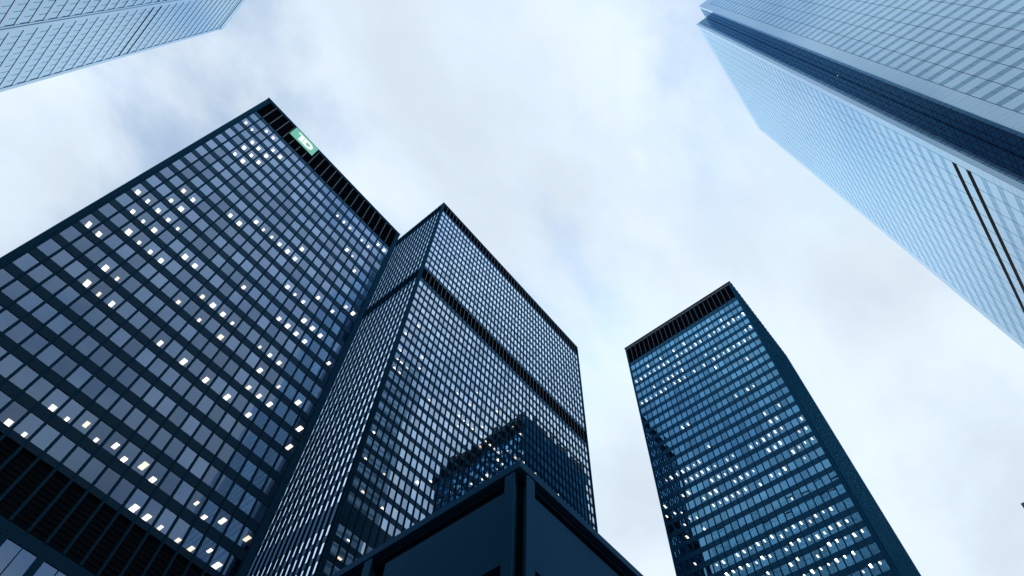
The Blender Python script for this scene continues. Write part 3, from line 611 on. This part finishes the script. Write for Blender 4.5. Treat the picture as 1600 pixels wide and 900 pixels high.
# ------------------------------------------------------------------ far tower that just enters at the right edge
fx = 300.0
ft = thing('far_tower', 'tip of a slate-blue tower just entering at the right edge', 'tower', (fx, -0.127 / 1.417 * fx, 0))
zt = fx / 1.417 + Z1
mb = MB(); mb.box(0, 40, -40, 0, 0, zt - 1.5); mb.build('wall', M['far'], ft)
mb = MB(); mb.box(-0.3, 40, -40, 0.3, zt - 1.5, zt); mb.build('roof_edge', M['far'], ft)
for k in range(12):
    z = zt - 4.5 - 3.8 * k
    mb = MB(); mb.box(-0.06, 0.2, -39, -1, z - 2, z); mb.build('window_band', M['panel_glass'], ft)
    mb = MB(); mb.box(1, 39, -0.2, 0.06, z - 2, z); mb.build('window_band', M['panel_glass'], ft)

# ------------------------------------------------------------------ low pavilion, its roof corner in front
XP, YP = 4.935, 4.214
HP = 7.08 + Z1
pv = thing('steel_pavilion', 'low dark blue steel pavilion, its roof corner at the bottom centre', 'pavilion', (XP, YP, 0))
LP = 24.0
def pav(face, first, spacing, flip):
    # roof cap in two lengths with a joint
    for a, b_ in ((0.0, 5.3), (5.306, LP)):
        mb = MB(); face.box(mb, a if not (flip and a == 0) else 0.30, b_, -0.30, 0.0, HP - 0.14, HP); face.box(mb, a if not (flip and a == 0) else 0.29, b_, -0.29, 0.012, HP - 0.145, HP - 0.125); mb.build('roof_cap', M['fascia'], pv)
    mb = MB(); face.box(mb, 0.20, LP, -0.40, -0.13, HP - 0.30, HP - 0.145); mb.build('soffit_recess', M['recess'], pv)  # coloured black for the shade under the cap
    mb = MB(); face.box(mb, 0.16, LP, -0.20, -0.07, HP - 0.235, HP - 0.215); mb.build('soffit_strip', M['steel'], pv)
    x = first
    i = 0
    while x < LP - 1:
        mb = MB(); face.box(mb, x, x + 0.175, -0.022, -0.002, 0, HP - 0.165); face.box(mb, x + 0.075, x + 0.10, -0.18, -0.022, 0, HP - 0.165); mb.build('post', M['fascia'], pv)
        a, b_ = x + 0.178 + (0.0 if i == 0 else 0.0), x + spacing - 0.30
        mb = MB(); face.box(mb, a, b_, -0.16, -0.05, HP - 1.58, HP - 0.40); mb.build('fascia_panel', M['fascia'], pv)
        mb = MB(); face.box(mb, a, x + spacing - .002, -0.40, -0.20, HP - 1.72, HP - 0.30); mb.build('shadow_gap', M['recess'], pv)  # backing blackened to give the shade between panel and post
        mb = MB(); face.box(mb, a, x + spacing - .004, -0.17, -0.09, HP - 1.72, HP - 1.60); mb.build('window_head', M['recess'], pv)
        pm = MB(); q = [face.pt(a, -0.3, 0.1), face.pt(x + spacing - .01, -0.3, 0.1), face.pt(x + spacing - .01, -0.3, HP - 1.72), face.pt(a, -0.3, HP - 1.72)]
        pm.v = q; pm.f = [(0, 1, 2, 3)]; pm.build('window_pane', M['glass1'], pv)
        x += spacing; i += 1
pl = Face(pv, (0, 0, 0), (0, 1), (-1, 0)); pr = Face(pv, (0, 0, 0), (1, 0), (0, -1))
pav(pl, 0.10, 2.83, False)
pav(pr, 0.155, 2.83, True)
mb = MB(); mb.box(0.16, 0.30, 0.12, 0.30, 0, HP - 0.15); mb.build('corner_column', M['recess'], pv)  # black colour deepens the shade between the corner posts
mb = MB(); mb.box(0.28, LP, 0.28, LP, HP - 0.12, HP - 0.03); mb.build('roof', M['fascia'], pv)
mb = MB(); mb.box(0.8, LP, 0.8, LP, HP - 1.75, HP - 1.65); mb.build('ceiling', M['room'], pv)
